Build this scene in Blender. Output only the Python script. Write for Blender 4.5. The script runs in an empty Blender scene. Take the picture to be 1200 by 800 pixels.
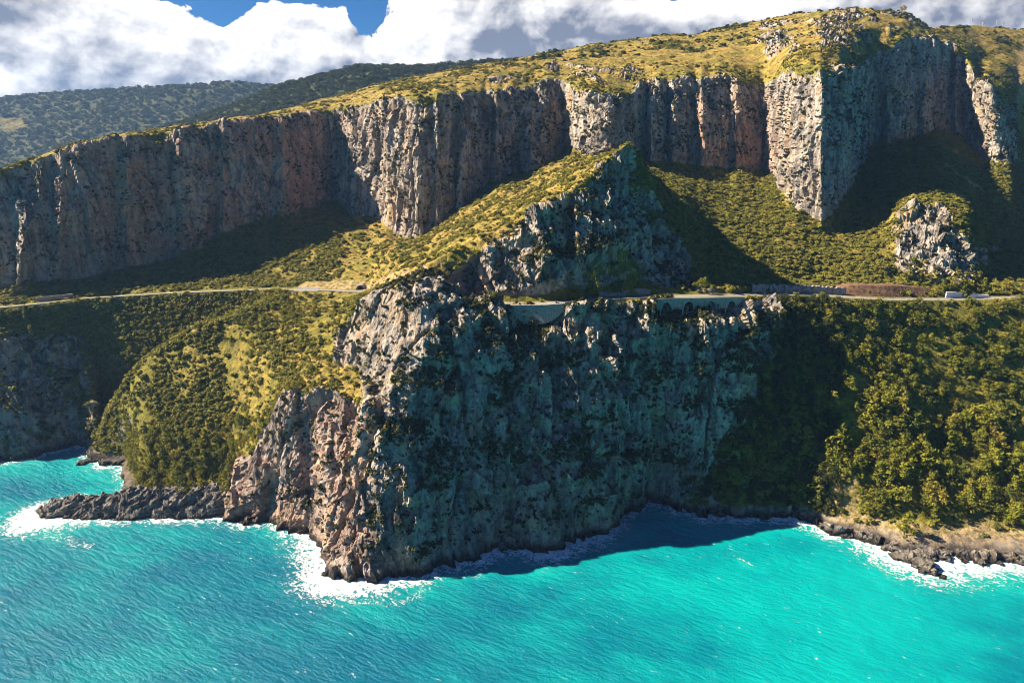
import bpy, math, random
import numpy as np
from mathutils import Vector, Matrix, kdtree
R = math.radians
random.seed(7); rng = np.random.default_rng(7)
scene = bpy.context.scene
col = scene.collection

# ------------------------------------------------------------------ camera
PITCH = math.atan(250 / 800.0)
CAMZ = 200.0
cam = bpy.data.cameras.new('camera'); cam.lens = 24; cam.sensor_width = 36
cam.clip_start = 1; cam.clip_end = 60000
cam_o = bpy.data.objects.new('camera', cam); col.objects.link(cam_o)
cam_o.location = (0, 0, CAMZ); cam_o.rotation_euler = (math.pi / 2 - PITCH, 0, 0)
scene.camera = cam_o

# ------------------------------------------------------------------ light, view
SUN_EL = R(37.5); SUN_H = Vector((-1, 0.10, 0)).normalized()
SUN = Vector((SUN_H.x * math.cos(SUN_EL), SUN_H.y * math.cos(SUN_EL), math.sin(SUN_EL)))
sl = bpy.data.lights.new('sun', 'SUN'); sl.energy = 5.0; sl.angle = R(0.5); sl.color = (1, .86, .66)
so = bpy.data.objects.new('sun', sl); col.objects.link(so)
so.rotation_euler = SUN.to_track_quat('Z', 'Y').to_euler(); so.location = (-500, 0, 600)
vs = scene.view_settings
vs.view_transform = 'Standard'; vs.look = 'None'; vs.exposure = 1.58; vs.gamma = 1; vs.use_curve_mapping = False

# ------------------------------------------------------------------ node helpers
class NT:
    def __init__(s, tree): s.t = tree; s.n = tree.nodes; s.l = tree.links
    def node(s, typ, **kw):
        n = s.n.new(typ)
        for k, v in kw.items(): setattr(n, k, v)
        return n
    def put(s, sock, v):
        if isinstance(v, bpy.types.NodeSocket): s.l.new(v, sock)
        elif v is not None: sock.default_value = v
    def m(s, op, a, b=None, c=None, clamp=False):
        n = s.node('ShaderNodeMath', operation=op, use_clamp=clamp)
        for i, v in enumerate((a, b, c)):
            if v is not None: s.put(n.inputs[i], v)
        return n.outputs[0]
    def vm(s, op, a, b=None):
        n = s.node('ShaderNodeVectorMath', operation=op)
        s.put(n.inputs[0], a)
        if b is not None: s.put(n.inputs[1], b)
        return n.outputs[1] if op in ('LENGTH', 'DOT_PRODUCT') else n.outputs[0]
    def mix(s, f, a, b, blend='MIX'):
        n = s.node('ShaderNodeMix', data_type='RGBA', blend_type=blend)
        s.put(n.inputs[0], f); s.put(n.inputs[6], a if isinstance(a, bpy.types.NodeSocket) else (*a, 1)); s.put(n.inputs[7], b if isinstance(b, bpy.types.NodeSocket) else (*b, 1))
        return n.outputs[2]
    def noise(s, vec, scale, detail=4, rough=.55, dist=0, typ='FBM'):
        n = s.node('ShaderNodeTexNoise'); n.noise_type = typ
        s.put(n.inputs['Vector'], vec); n.inputs['Scale'].default_value = scale
        n.inputs['Detail'].default_value = detail; n.inputs['Roughness'].default_value = rough
        n.inputs['Distortion'].default_value = dist
        return n.outputs[0]
    def step(s, v, lo, hi):
        n = s.node('ShaderNodeMapRange', interpolation_type='SMOOTHSTEP')
        s.put(n.inputs[0], v); s.put(n.inputs[1], lo); s.put(n.inputs[2], hi)
        return n.outputs[0]
    def attr(s, name):
        return s.node('ShaderNodeAttribute', attribute_name=name).outputs['Fac']
    def xyz(s, x, y, z):
        n = s.node('ShaderNodeCombineXYZ')
        for i, v in enumerate((x, y, z)): s.put(n.inputs[i], v)
        return n.outputs[0]

# ------------------------------------------------------------------ world: sky with cumulus
w = bpy.data.worlds.new('World'); scene.world = w; w.use_nodes = True
t = NT(w.node_tree); t.n.clear()
sky = t.node('ShaderNodeTexSky', sky_type='NISHITA', sun_disc=False, sun_elevation=SUN_EL, sun_rotation=math.atan2(SUN_H.x, SUN_H.y), altitude=200, air_density=1.0, dust_density=.3, ozone_density=3.0)
skyc = t.mix(1.0, sky.outputs[0], (.15, .44, .82), 'MULTIPLY')
tc = t.node('ShaderNodeTexCoord').outputs['Generated']
sp = t.node('ShaderNodeSeparateXYZ'); t.put(sp.inputs[0], tc)
az = t.m('ARCTAN2', sp.outputs[0], sp.outputs[1]); el = t.m('ARCSINE', sp.outputs[2])
# cloud space: azimuth / elevation
def density(da, de):
    a = t.m('ADD', az, da); e = t.m('ADD', el, de)
    p = t.xyz(t.m('SINE', a), t.m('COSINE', a), t.m('MULTIPLY', e, 1.35))
    wv = t.noise(p, 9, 2, .5); p = t.vm('ADD', p, t.xyz(t.m('MULTIPLY', wv, .05), 0.0, t.m('MULTIPLY', wv, .03)))
    big = t.noise(p, 5.0, 2, .5); med = t.noise(p, 17, 3, .5); fine = t.noise(p, 48, 6, .6)
    d = t.m('MULTIPLY', t.m('SUBTRACT', big, .5), 1.0)
    d = t.m('ADD', d, t.m('MULTIPLY', t.m('SUBTRACT', med, .5), 1.3)); d = t.m('ADD', d, t.m('MULTIPLY', t.m('SUBTRACT', fine, .5), .75))
    return blobs(a, e, d, BL)
def blobs(a, e, d, lst):
    for px, py, rx, ry, s in lst:
        a0 = math.atan((px - 600) / 800 / math.cos(PITCH)); e0 = math.atan((150 - py) / 838.0)
        q = t.m('ADD', t.m('POWER', t.m('DIVIDE', t.m('SUBTRACT', a, a0), rx / 800), 2), t.m('POWER', t.m('DIVIDE', t.m('SUBTRACT', e, e0), ry / 820), 2))
        d = t.m('MULTIPLY_ADD', t.m('EXPONENT', t.m('MULTIPLY', q, -1.0)), s, d)
    return d
BL = [(40, 30, 110, 40, .8), (110, 85, 110, 30, .7), (225, 50, 75, 40, .75), (390, 55, 75, 34, .8), (330, 90, 180, 28, .7), (555, 40, 85, 75, 1.0), (650, 35, 95, 55, .8), (830, 30, 130, 18, .9), (1000, -5, 170, 40, .9), (1150, 10, 130, 45, .9),
      (302, 36, 28, 15, -1.0), (280, 2, 110, 17, -1.25), (400, 2, 60, 13, -1.1), (453, 16, 20, 30, -1.35), (10, 90, 50, 13, -1.2), (765, 4, 60, 16, -1.1)]
SHADE = [(60, 42, 95, 26, .6), (165, 75, 50, 12, .3), (690, 30, 85, 45, .45), (610, 60, 50, 30, .3), (980, 15, 130, 18, .3), (1130, 5, 80, 16, .35), (400, 85, 70, 14, .25)]
d1 = density(0.0, 0.0); d2 = density(-.018, .016)
dens = t.m('MULTIPLY_ADD', t.step(el, .17, .36), -.85, t.m('ADD', d1, -.14))
alpha = t.m('MULTIPLY', t.step(dens, .0, .09), t.step(el, -.02, 0.0))
lit = t.m('SUBTRACT', d1, d2)
thick = t.step(dens, .15, 1.2)
sh = t.noise(t.xyz(t.m('SINE', az), t.m('COSINE', az), t.m('MULTIPLY', el, 2.2)), 7.5, 3, .5)
bright = t.m('ADD', t.m('MULTIPLY', lit, 1.3), t.m('MULTIPLY_ADD', thick, -.12, .66))
bright = t.m('SUBTRACT', t.m('ADD', bright, t.m('MULTIPLY', t.m('SUBTRACT', .5, sh), 1.5)), blobs(az, el, 0.0, SHADE))
bright = t.m('MINIMUM', t.m('MAXIMUM', bright, 0.0), 1.0)
ccol = t.mix(bright, (2.2, 2.5, 3.4), (11.8, 11.5, 11.2))
fin = t.mix(alpha, skyc, ccol)
bg = t.node('ShaderNodeBackground'); t.put(bg.inputs[0], fin); bg.inputs[1].default_value = .037
wo = t.node('ShaderNodeOutputWorld'); t.l.new(bg.outputs[0], wo.inputs[0])
w.cycles.sampling_method = 'MANUAL'; w.cycles.sample_map_resolution = 1024
scene.cycles.filter_width = .95; scene.cycles.max_bounces = 5; scene.cycles.diffuse_bounces = 1; scene.cycles.glossy_bounces = 2
scene.cycles.transmission_bounces = 2; scene.cycles.volume_bounces = 0; scene.cycles.transparent_max_bounces = 8
scene.cycles.use_adaptive_sampling = True; scene.cycles.adaptive_threshold = .02

# ------------------------------------------------------------------ numeric helpers
CP, SP_ = math.cos(PITCH), math.sin(PITCH)
def unproj(px, py, Y=None, z=None):
    """point on the photograph's ray through (px,py) at ground distance Y, or at height z"""
    px = np.asarray(px, float); py = np.asarray(py, float)
    a = (px - 600) / 800; b = (400 - py) / 800
    dy = CP + b * SP_; dz = -SP_ + b * CP
    k = (np.asarray(Y) / dy) if Y is not None else ((np.asarray(z) - CAMZ) / dz)
    return np.stack([a * k, dy * k, CAMZ + dz * k], -1)
PERM = np.random.default_rng(3).permutation(256).astype(np.int32); PERM = np.concatenate([PERM, PERM, PERM])
GR = np.random.default_rng(4).normal(size=(256, 3)).astype(np.float32); GR /= np.linalg.norm(GR, axis=1)[:, None]
def perlin(x, y, z):
    x = np.asarray(x, np.float32); y = np.asarray(y, np.float32); z = np.asarray(z, np.float32)
    xi = np.floor(x).astype(np.int32); yi = np.floor(y).astype(np.int32); zi = np.floor(z).astype(np.int32)
    xf = x - xi; yf = y - yi; zf = z - zi
    xi &= 255; yi &= 255; zi &= 255
    f = lambda q: q * q * q * (q * (q * 6 - 15) + 10)
    u, v, ww = f(xf), f(yf), f(zf)
    def g(dx, dy, dz):
        h = PERM[PERM[PERM[xi + dx] + yi + dy] + zi + dz]
        G = GR[h]
        return G[..., 0] * (xf - dx) + G[..., 1] * (yf - dy) + G[..., 2] * (zf - dz)
    L = lambda a, b, k: a + (b - a) * k
    return 1.4 * L(L(L(g(0, 0, 0), g(1, 0, 0), u), L(g(0, 1, 0), g(1, 1, 0), u), v), L(L(g(0, 0, 1), g(1, 0, 1), u), L(g(0, 1, 1), g(1, 1, 1), u), v), ww)
def ridged(x, y, z): return 1 - 2 * np.abs(perlin(x, y, z))
def cells(x, y, z, seed):
    """angular blocks: every cell gets its own offset and tilt"""
    x = np.asarray(x, np.float32); y = np.asarray(y, np.float32); z = np.asarray(z, np.float32)
    rs = np.random.default_rng(seed); J = rs.random((256, 3)).astype(np.float32); O = rs.normal(size=256).astype(np.float32) * .5; TL = rs.normal(size=(256, 3)).astype(np.float32) * .7
    xi = np.floor(x).astype(np.int32); yi = np.floor(y).astype(np.int32); zi = np.floor(z).astype(np.int32)
    best = np.full(x.shape, 9e9, np.float32); out = np.zeros(x.shape, np.float32)
    for dx in (-1, 0, 1):
        for dy in (-1, 0, 1):
            for dz in (-1, 0, 1):
                h = PERM[PERM[PERM[(xi + dx) & 255] + ((yi + dy) & 255)] + ((zi + dz) & 255)]
                ax = x - (xi + dx + J[h, 0]); ay = y - (yi + dy + J[h, 1]); az_ = z - (zi + dz + J[h, 2])
                d = ax * ax + ay * ay + az_ * az_; mk = d < best
                best = np.where(mk, d, best); out = np.where(mk, O[h] + TL[h, 0] * ax + TL[h, 1] * ay + TL[h, 2] * az_, out)
    return out
def sstep(x, a, b):
    q = np.clip((x - a) / (b - a), 0, 1); return q * q * (3 - 2 * q)
def box(a0, a1, s, v): return sstep(v, a0 - s, a0 + s) * (1 - sstep(v, a1 - s, a1 + s))
def gsmooth(A, s, axis):
    r = int(3 * s) + 1; k = np.exp(-.5 * (np.arange(-r, r + 1) / s) ** 2); k /= k.sum()
    pad = [(0, 0)] * A.ndim; pad[axis] = (r, r)
    B = np.pad(A, pad, mode='edge'); out = np.zeros_like(A)
    for i, kk in enumerate(k):
        sl_ = [slice(None)] * A.ndim; sl_[axis] = slice(i, i + A.shape[axis]); out += kk * B[tuple(sl_)]
    return out

def mesh_obj(name, verts, faces, mat, parent=None, attrs=None, smooth=False):
    me = bpy.data.meshes.new(name)
    verts = np.asarray(verts, np.float32).reshape(-1, 3)
    if isinstance(faces, np.ndarray) and faces.ndim == 2:
        nf, k = faces.shape
        me.vertices.add(len(verts)); me.vertices.foreach_set('co', verts.ravel())
        me.loops.add(nf * k); me.loops.foreach_set('vertex_index', faces.astype(np.int32).ravel())
        me.polygons.add(nf); me.polygons.foreach_set('loop_start', np.arange(nf, dtype=np.int32) * k)
        me.update(calc_edges=True)
    else:
        me.from_pydata(verts.tolist(), [], faces); me.update()
    if smooth: me.polygons.foreach_set('use_smooth', np.ones(len(me.polygons), bool))
    else: me.polygons.foreach_set('use_smooth', np.zeros(len(me.polygons), bool))
    for k, v in (attrs or {}).items():
        at = me.attributes.new(k, 'FLOAT', 'POINT'); at.data.foreach_set('value', np.asarray(v, np.float32).ravel())
    if mat: me.materials.append(mat)
    o = bpy.data.objects.new(name, me); col.objects.link(o)
    if parent: o.parent = parent
    return o
def tag(o, label=None, cat=None, group=None, kind=None):
    if label: o['label'] = label
    if cat: o['category'] = cat
    if group: o['group'] = group
    if kind: o['kind'] = kind
    return o
def empty(name, loc, rz=0):
    o = bpy.data.objects.new(name, None); col.objects.link(o); o.location = loc; o.rotation_euler = (0, 0, rz); o.empty_display_size = 1
    return o

# ------------------------------------------------------------------ materials
def newmat(name):
    m = bpy.data.materials.new(name); m.use_nodes = True
    T = NT(m.node_tree); T.n.clear()
    out = T.node('ShaderNodeOutputMaterial'); b = T.node('ShaderNodeBsdfPrincipled')
    T.l.new(b.outputs[0], out.inputs[0]); b.inputs['Roughness'].default_value = .9; b.inputs['Specular IOR Level'].default_value = .2
    return m, T, b
def bump(T, b, h, strength, dist):
    n = T.node('ShaderNodeBump'); n.inputs['Strength'].default_value = strength; n.inputs['Distance'].default_value = dist
    T.put(n.inputs['Height'], h); T.l.new(n.outputs[0], b.inputs['Normal'])

def terrain_material():
    m, T, b = newmat('terrain')
    g = T.node('ShaderNodeNewGeometry'); P = g.outputs['Position']; N = g.outputs['True Normal']
    nz = T.node('ShaderNodeSeparateXYZ'); T.put(nz.inputs[0], N); nz = nz.outputs[2]
    zz = T.node('ShaderNodeSeparateXYZ'); T.put(zz.inputs[0], P); zz = zz.outputs[2]
    flute = T.vm('MULTIPLY', P, (1, 1, .16))
    n1 = T.noise(P, .02, 5, .6); n2 = T.noise(flute, .16, 6, .62); n3 = T.noise(P, .35, 6, .68); n4 = T.noise(P, .07, 4, .6)
    rock = T.mix(T.step(n2, .36, .64), (.11, .096, .086), (.42, .36, .305))
    rock = T.mix(T.m('MULTIPLY', T.step(n4, .5, .66), .55), rock, (.46, .33, .19))
    rock = T.mix(T.m('MULTIPLY', T.m('MULTIPLY', T.attr('pink'), T.step(n1, .34, .56)), .8), rock, (.42, .20, .12))
    rock = T.mix(T.m('MULTIPLY', T.step(n3, .53, .68), .55), rock, (.54, .50, .44))
    rock = T.mix(T.m('MULTIPLY', T.step(n3, .47, .36), .7), rock, (.055, .052, .045))
    fl2 = T.vm('MULTIPLY', P, (1, 1, .07))
    rock = T.mix(T.m('MULTIPLY', T.step(T.noise(fl2, .17, 4, .6), .52, .68), .6), rock, (.085, .082, .08))
    rock = T.mix(T.m('MULTIPLY', T.step(T.noise(fl2, .06, 3, .6), .54, .66), .5), rock, (.44, .29, .16))
    wet = T.m('MULTIPLY', T.step(T.m('ADD', zz, T.m('MULTIPLY', n3, -9)), 2.0, -3.5), 1.0)
    rock = T.mix(wet, rock, (.022, .02, .018))
    # ground cover
    dry = T.attr('dry')
    gn = T.noise(P, .16, 5, .65)
    grass = T.mix(T.step(gn, .35, .65), (.10, .10, .015), (.23, .195, .026))
    drygrass = T.mix(T.step(gn, .35, .62), (.17, .12, .026), (.36, .25, .06))
    ground = T.mix(T.m('MULTIPLY', dry, T.step(T.noise(P, .05, 4, .6), .3, .6)), grass, drygrass)
    ground = T.mix(T.m('MULTIPLY', T.step(T.noise(P, .55, 4, .65), .50, .64), .55), ground, (.045, .05, .012))
    soil = T.mix(T.step(n3, .4, .6), (.22, .15, .08), (.42, .30, .16))
    ground = T.mix(T.m('MULTIPLY', T.attr('soil'), T.step(n3, .35, .6)), ground, soil)
    veg = T.m('ADD', T.attr('veg'), T.m('MULTIPLY', T.m('SUBTRACT', nz, .62), .9))
    veg = T.m('ADD', veg, T.m('MULTIPLY', T.m('SUBTRACT', T.noise(P, .11, 5, .65), .5), 1.1))
    veg = T.m('MULTIPLY', T.step(veg, .42, .62), T.step(T.m('ADD', zz, T.m('MULTIPLY', n3, 8)), 7, 11))
    c = T.mix(veg, rock, ground)
    T.put(b.inputs['Base Color'], c)
    vo = T.node('ShaderNodeTexVoronoi'); T.put(vo.inputs['Vector'], T.vm('ADD', T.vm('MULTIPLY', P, (1, 1, .5)), T.vm('MULTIPLY', T.xyz(n3, n2, n1), (1.5, 1.5, 1.5)))); vo.inputs['Scale'].default_value = .75
    h = T.m('ADD', T.noise(flute, 1.1, 7, .75), T.m('MULTIPLY', vo.outputs['Distance'], .35))
    bump(T, b, h, .9, .8)
    return m
M_TERR = terrain_material()

def hill_material():
    m, T, b = newmat('wooded_hill_ground')
    P = T.node('ShaderNodeNewGeometry').outputs['Position']
    c = T.mix(T.step(T.noise(P, .03, 6, .65), .35, .65), (.028, .038, .014), (.065, .07, .02))
    c = T.mix(T.m('MULTIPLY', T.step(T.noise(P, .015, 5, .7), .6, .72), .6), c, (.3, .26, .2))
    c = T.mix(T.m('MULTIPLY', T.attr('dry'), T.step(T.noise(P, .02, 4, .6), .4, .55)), c, (.24, .19, .05))
    T.put(b.inputs['Base Color'], c); bump(T, b, T.noise(P, .12, 5, .65), 1.0, 5)
    return m
M_HILL = hill_material()

def leaf_material(name, c1, c2, c3, trans=.25):
    m, T, b = newmat(name)
    oi = T.node('ShaderNodeObjectInfo').outputs['Random']
    P = T.node('ShaderNodeNewGeometry').outputs['Position']
    c = T.mix(T.step(oi, 0, .75), c1, c2); c = T.mix(T.step(oi, .82, 1.0), c, c3)
    c = T.mix(T.m('MULTIPLY', T.step(T.noise(P, .8, 2), .35, .7), .5), c, T.mix(.5, c, c2))
    T.put(b.inputs['Base Color'], c); b.inputs['Roughness'].default_value = .75
    tr = T.node('ShaderNodeBsdfTranslucent'); T.put(tr.inputs[0], c)
    mx = T.node('ShaderNodeMixShader'); mx.inputs[0].default_value = trans
    T.l.new(b.outputs[0], mx.inputs[1]); T.l.new(tr.outputs[0], mx.inputs[2])
    out = [n for n in T.n if n.type == 'OUTPUT_MATERIAL'][0]; T.l.new(mx.outputs[0], out.inputs[0])
    return m
M_PINE = leaf_material('pine_foliage', (.125, .145, .015), (.235, .225, .02), (.27, .215, .03))
M_SHRUB = leaf_material('shrub_foliage', (.11, .12, .02), (.23, .21, .03), (.28, .22, .045))
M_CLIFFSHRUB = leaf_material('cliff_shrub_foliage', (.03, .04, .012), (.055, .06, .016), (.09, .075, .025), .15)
M_EVERG = leaf_material('oak_foliage', (.06, .085, .015), (.12, .135, .02), (.15, .14, .024))
M_DRYSHRUB = leaf_material('dry_scrub', (.13, .11, .02), (.24, .18, .035), (.30, .22, .05))
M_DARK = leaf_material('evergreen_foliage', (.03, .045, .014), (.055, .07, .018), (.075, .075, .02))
def plain(name, c1, c2, scale, rough=.9, bmp=.4, dist=.1, det=5):
    m, T, b = newmat(name)
    P = T.node('ShaderNodeNewGeometry').outputs['Position']
    n = T.noise(P, scale, det, .65)
    T.put(b.inputs['Base Color'], T.mix(T.step(n, .32, .68), c1, c2)); b.inputs['Roughness'].default_value = rough
    bump(T, b, n, bmp, dist)
    return m
M_BARK = plain('bark', (.06, .045, .03), (.14, .10, .07), 3)
M_ASPHALT = plain('asphalt', (.20, .185, .165), (.30, .275, .24), .6)
M_MASONRY = plain('masonry', (.20, .18, .16), (.36, .33, .29), .9)
M_CONCRETE = plain('white_concrete', (.62, .62, .62), (.8, .8, .8), .5)
M_RUBBLE = plain('rubble_stone', (.16, .125, .12), (.42, .35, .33), .55, bmp=.9, dist=.5)
M_EARTH = plain('earth_bank', (.10, .055, .03), (.22, .13, .075), .35, bmp=.8, dist=.6)
M_METAL = plain('galvanised_metal', (.25, .25, .26), (.42, .42, .43), 2, .5)
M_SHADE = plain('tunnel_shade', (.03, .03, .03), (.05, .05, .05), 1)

# ------------------------------------------------------------------ terrain sheet: rows of level curves from sea to skyline
ROWS = {}
ROWS['shore'] = ('z0', [(0,541),(60,528),(95,520),(112,538),(150,545),(158,575),(168,604),(265,603),(300,612),(350,619),(374,634),(380,672),(410,677),(450,674),(500,668),(540,658),(600,642),(650,634),(705,629),(716,606),(740,598),(775,588),(810,600),(850,604),(900,604),(960,613),(990,628),(1030,634),(1060,652),(1100,652),(1140,656),(1200,661)])
ROWS['A'] = ('Y', [(0,490,398),(60,480,412),(100,485,420),(113,534,391),(130,520,390),(150,510,385),(165,560,348),(230,560,340),(265,550,345),(300,530,333),(332,462,333),(380,455,325),(395,460,320),(430,478,302),(445,500,296),(470,520,291),(500,540,290),(540,560,292),(600,570,303),(640,570,307),(700,560,313),(740,545,325),(775,530,341),(820,535,335),(860,540,331),(905,540,334),(950,560,330),(1000,590,317),(1050,605,306),(1100,608,305),(1200,608,306)])
ROWS['B'] = ('Y', [(0,440,414),(60,430,428),(100,430,440),(114,526,394),(130,498,394),(165,480,378),(230,470,375),(265,460,375),(300,440,375),(332,432,360),(380,425,345),(395,432,340),(430,440,328),(445,440,320),(470,420,314),(500,440,307),(540,470,306),(600,490,314),(640,490,317),(700,480,322),(740,475,334),(775,470,344),(860,480,337),(905,480,346),(950,490,343),(1000,495,340),(1050,500,340),(1100,505,348),(1200,505,350)])
ROWS['C'] = ('Y', [(0,400,424),(60,395,438),(100,390,452),(113,519,397),(130,475,398),(150,447,400),(170,422,403),(230,383,412),(300,357,430),(332,349,438),(380,385,388),(390,392,375),(400,385,350),(430,350,342),(445,345,338),(470,335,336),(500,370,322),(540,400,316),(600,430,325),(640,428,327),(700,420,332),(740,417,341),(775,415,347),(860,420,343),(900,400,356),(915,410,362),(950,420,362),(1000,420,366),(1050,420,374),(1120,420,382),(1200,420,390)])
ROWS['D'] = ('Y', [(0,375,432),(60,370,445),(100,365,455),(110,500,428),(114,522,428),(130,480,432),(150,451,436),(170,425,440),(230,386,446),(300,360,448),(332,351,448),(380,352,425),(395,386,378),(402,386,372),(430,352,368),(445,345,362),(470,334,346),(500,340,337),(540,365,333),(600,380,338),(640,378,338),(700,370,342),(775,370,349),(860,370,348),(905,365,368),(950,370,380),(1000,371,388),(1050,372,394),(1200,372,410)])
ROWS['road'] = ('z', [(0,362,86),(60,356,87),(100,351,88),(200,345,90.5),(300,341,93),(380,341.5,95.5),(432,344,97),(445,338,106),(470,331,121),(500,322,126.5),(540,345,117),(585,357,112.3),(600,358,112.3),(640,357.5,113),(700,353,113.5),(775,349.5,114),(860,348,112),(905,347,107.5),(950,347,105.5),(1000,350,103),(1050,352.5,100.5),(1140,352,96),(1200,350,96)])
ROWS['E'] = ('Y', [(0,350,462),(60,345,466),(100,338,475),(200,332,490),(300,325,500),(345,325,490),(390,318,486),(432,320,470),(455,312,440),(470,305,420),(500,312,362),(520,300,364),(545,289,368),(570,276,368),(600,262,369),(640,238,374),(660,226,379),(700,190,392),(735,165,406),(742,172,408),(750,190,410),(775,245,410),(800,275,406),(830,325,385),(860,336,385),(905,336,402),(950,325,432),(1050,322,440),(1100,336,432),(1140,338,436),(1200,336,450)])
ROWS['F'] = ('Y', [(0,345,466),(60,338,472),(100,332,488),(200,318,510),(300,290,535),(345,295,530),(390,278,545),(432,290,520),(470,290,480),(500,295,425),(545,266,440),(600,238,460),(640,213,485),(660,202,500),(700,187.5,470),(722,183,450),(735,186,440),(750,205,450),(775,225,470),(800,232,480),(830,262,470),(860,272,465),(905,272,480),(950,278,478),(1000,262,515),(1030,245,520),(1060,232,505),(1100,240,484),(1130,255,474),(1142,278,472),(1156,295,500),(1175,285,540),(1200,280,560)])
ROWS['base'] = ('Y', [(0,340,470),(12,338,472),(20,336,462),(40,331,476),(100,326,500),(200,305,530),(250,281,552),(300,258,570),(350,248,596),(386,238,632),(397,243,632),(440,258,582),(470,279,547),(490,279,540),(520,260,552),(540,245,562),(600,206,590),(612,206,588),(622,204,570),(630,200,572),(638,192,605),(665,178,635),(672,172,600),(682,186,570),(700,187,556),(712,184,553),(735,170,575),(750,191,600),(800,194,605),(860,199,615),(895,201,622),(908,206,600),(925,236,530),(955,259,500),(975,255,502),(990,230,525),(1005,195,600),(1015,172,680),(1060,164,705),(1100,152,740),(1130,165,735),(1148,182,690),(1165,190,652),(1182,190,648),(1192,190,740),(1200,195,760)])
ROWS['cmid'] = ('Y', [(0,275,478),(14,272,486),(21,270,464),(40,262,478),(60,255,492),(68,252,482),(100,245,506),(200,230,540),(250,215,560),(300,198,580),(386,180,640),(396,185,640),(440,188,590),(470,194,553),(490,194,546),(540,175,571),(600,150,598),(612,150,597),(622,150,592),(640,145,612),(662,135,640),(670,130,606),(690,146,566),(712,140,560),(735,135,585),(752,140,612),(800,138,616),(860,142,624),(897,148,632),(908,150,610),(925,155,545),(955,165,516),(975,163,518),(990,150,540),(1005,135,620),(1017,115,690),(1060,104,716),(1100,95,752),(1130,110,747),(1148,138,700),(1162,142,656),(1182,155,654),(1192,150,750),(1200,145,790)])
ROWS['top'] = ('Y', [(0,200,492),(34,188,510),(44,185,500),(62,180,512),(70,177,508),(100,168,520),(200,152,555),(300,141,595),(386,130,646),(395,128,648),(440,122,604),(480,115,565),(500,112,562),(550,108,585),(600,104,612),(650,92,650),(664,96,640),(672,104,612),(690,108,575),(712,112,572),(740,110,602),(756,95,630),(800,88,632),(860,92,640),(895,100,648),(908,95,628),(930,80,560),(960,78,540),(985,85,552),(1005,75,640),(1020,62,700),(1060,45,730),(1100,42,765),(1130,60,760),(1145,92,712),(1158,98,665),(1180,128,662),(1192,110,790),(1200,95,830)])
ROWS['mid'] = ('Y', [(0,199,505),(100,165,540),(200,150,575),(300,138,620),(390,122,660),(480,98,640),(560,85,680),(650,73,720),(740,71,715),(800,65,720),(870,55,720),(930,48,680),(960,42,660),(1000,36,705),(1060,24,765),(1100,38,800),(1150,70,870),(1200,60,940)])
ROWS['sky'] = ('Y', [(0,198,520),(60,180,545),(120,161,570),(200,149,610),(300,135,680),(400,110,760),(480,90,830),(560,76,860),(640,62,880),(680,52,880),(760,41,880),(810,38,880),(870,26,880),(930,16,860),(960,12,840),(1020,8,820),(1060,17,830),(1092,36,880),(1110,32,960),(1150,25,1000),(1200,33,1000),(1300,45,1000)])
# columns, denser where the wall turns away
fx = np.arange(-170, 1371, 1.0)
def row_eval(name, px):
    mode, k = ROWS[name]; k = np.array([q if len(q) == 3 else (*q, 0) for q in k], float)
    py = np.interp(px, k[:, 0], k[:, 1]); v = np.interp(px, k[:, 0], k[:, 2])
    return mode, py, v
BUTT = [(92, 12, 40, 5), (150, 10, 35, 7), (215, 12, 40, 8), (262, 8, 30, 6), (330, 12, 35, 8), (418, 7, 14, 9), (452, 8, 14, 8), (512, 5, 22, 9), (541, 6, 28, 12), (582, 6, 26, 13), (636, 7, 18, 9), (762, 6, 20, 12), (788, 6, 22, 9), (822, 7, 26, 12), (862, 8, 22, 10), (932, 5, 14, 8), (962, 6, 14, 9), (1040, 8, 30, 12), (1082, 8, 30, 12), (1120, 6, 20, 9)]   # buttresses: px, left and right width, depth in metres
def row_points(name, px):
    mode, py, v = row_eval(name, fx)
    s = 2.0 if name not in ('shore',) else 2.5
    py = gsmooth(py, s, 0); v = gsmooth(v, s, 0)
    py = np.interp(px, fx, py); v = np.interp(px, fx, v)
    if name == 'top': py = py + np.interp(px, [0, 60, 400, 560], [1.0, 2.2, 3.0, 5.0]) * (perlin(px / 31, 0 * px + .3, 0 * px + .7) + .7 * perlin(px / 11, 0 * px + 5.3, 0 * px + .2))
    if name in ('base', 'cmid', 'top'):
        k_ = {'base': 1.0, 'cmid': .9, 'top': .6}[name]
        for c_, wl, wr, am in BUTT: v = v - k_ * am * np.where(px < c_, np.clip(1 - (c_ - px) / wl, 0, 1), np.clip(1 - (px - c_) / wr, 0, 1))
    return unproj(px, py, Y=v) if mode == 'Y' else unproj(px, py, z=v if mode == 'z' else 0 * v)
wgt = np.ones_like(fx)
for r in ('base', 'cmid', 'top', 'C', 'shore'):
    Q = row_points(r, fx); d = np.abs(np.gradient(Q[:, 1], fx)); wgt += np.clip(d, 0, 6) * .16
NCOL = 1300
cw = np.cumsum(wgt); cw = (cw - cw[0]) / (cw[-1] - cw[0])
PX = np.interp(np.linspace(0, 1, NCOL), cw, fx)
names = ['shore', 'A', 'B', 'C', 'D', 'road', 'roadin', 'E', 'F', 'base', 'cmid', 'top', 'mid', 'sky']
pts = {}
for n_ in names:
    if n_ != 'roadin': pts[n_] = row_points(n_, PX)
pts['roadin'] = pts['road'] + np.array([0, 9.0, 0])
under = pts['shore'] + np.array([0, -10, -26.0])
behind = pts['sky'] + np.stack([0 * PX, 0 * PX + 260, np.interp(PX, [0, 300, 600, 1200], [-70, -70, -30, -60])], -1)
KEYS = [under] + [pts[n_] for n_ in names] + [behind]
SEGN = [10, 112, 64, 52, 38, 24, 5, 60, 42, 36, 64, 60, 34, 34, 10]   # samples per segment
T_of, grid = [], []
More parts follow.
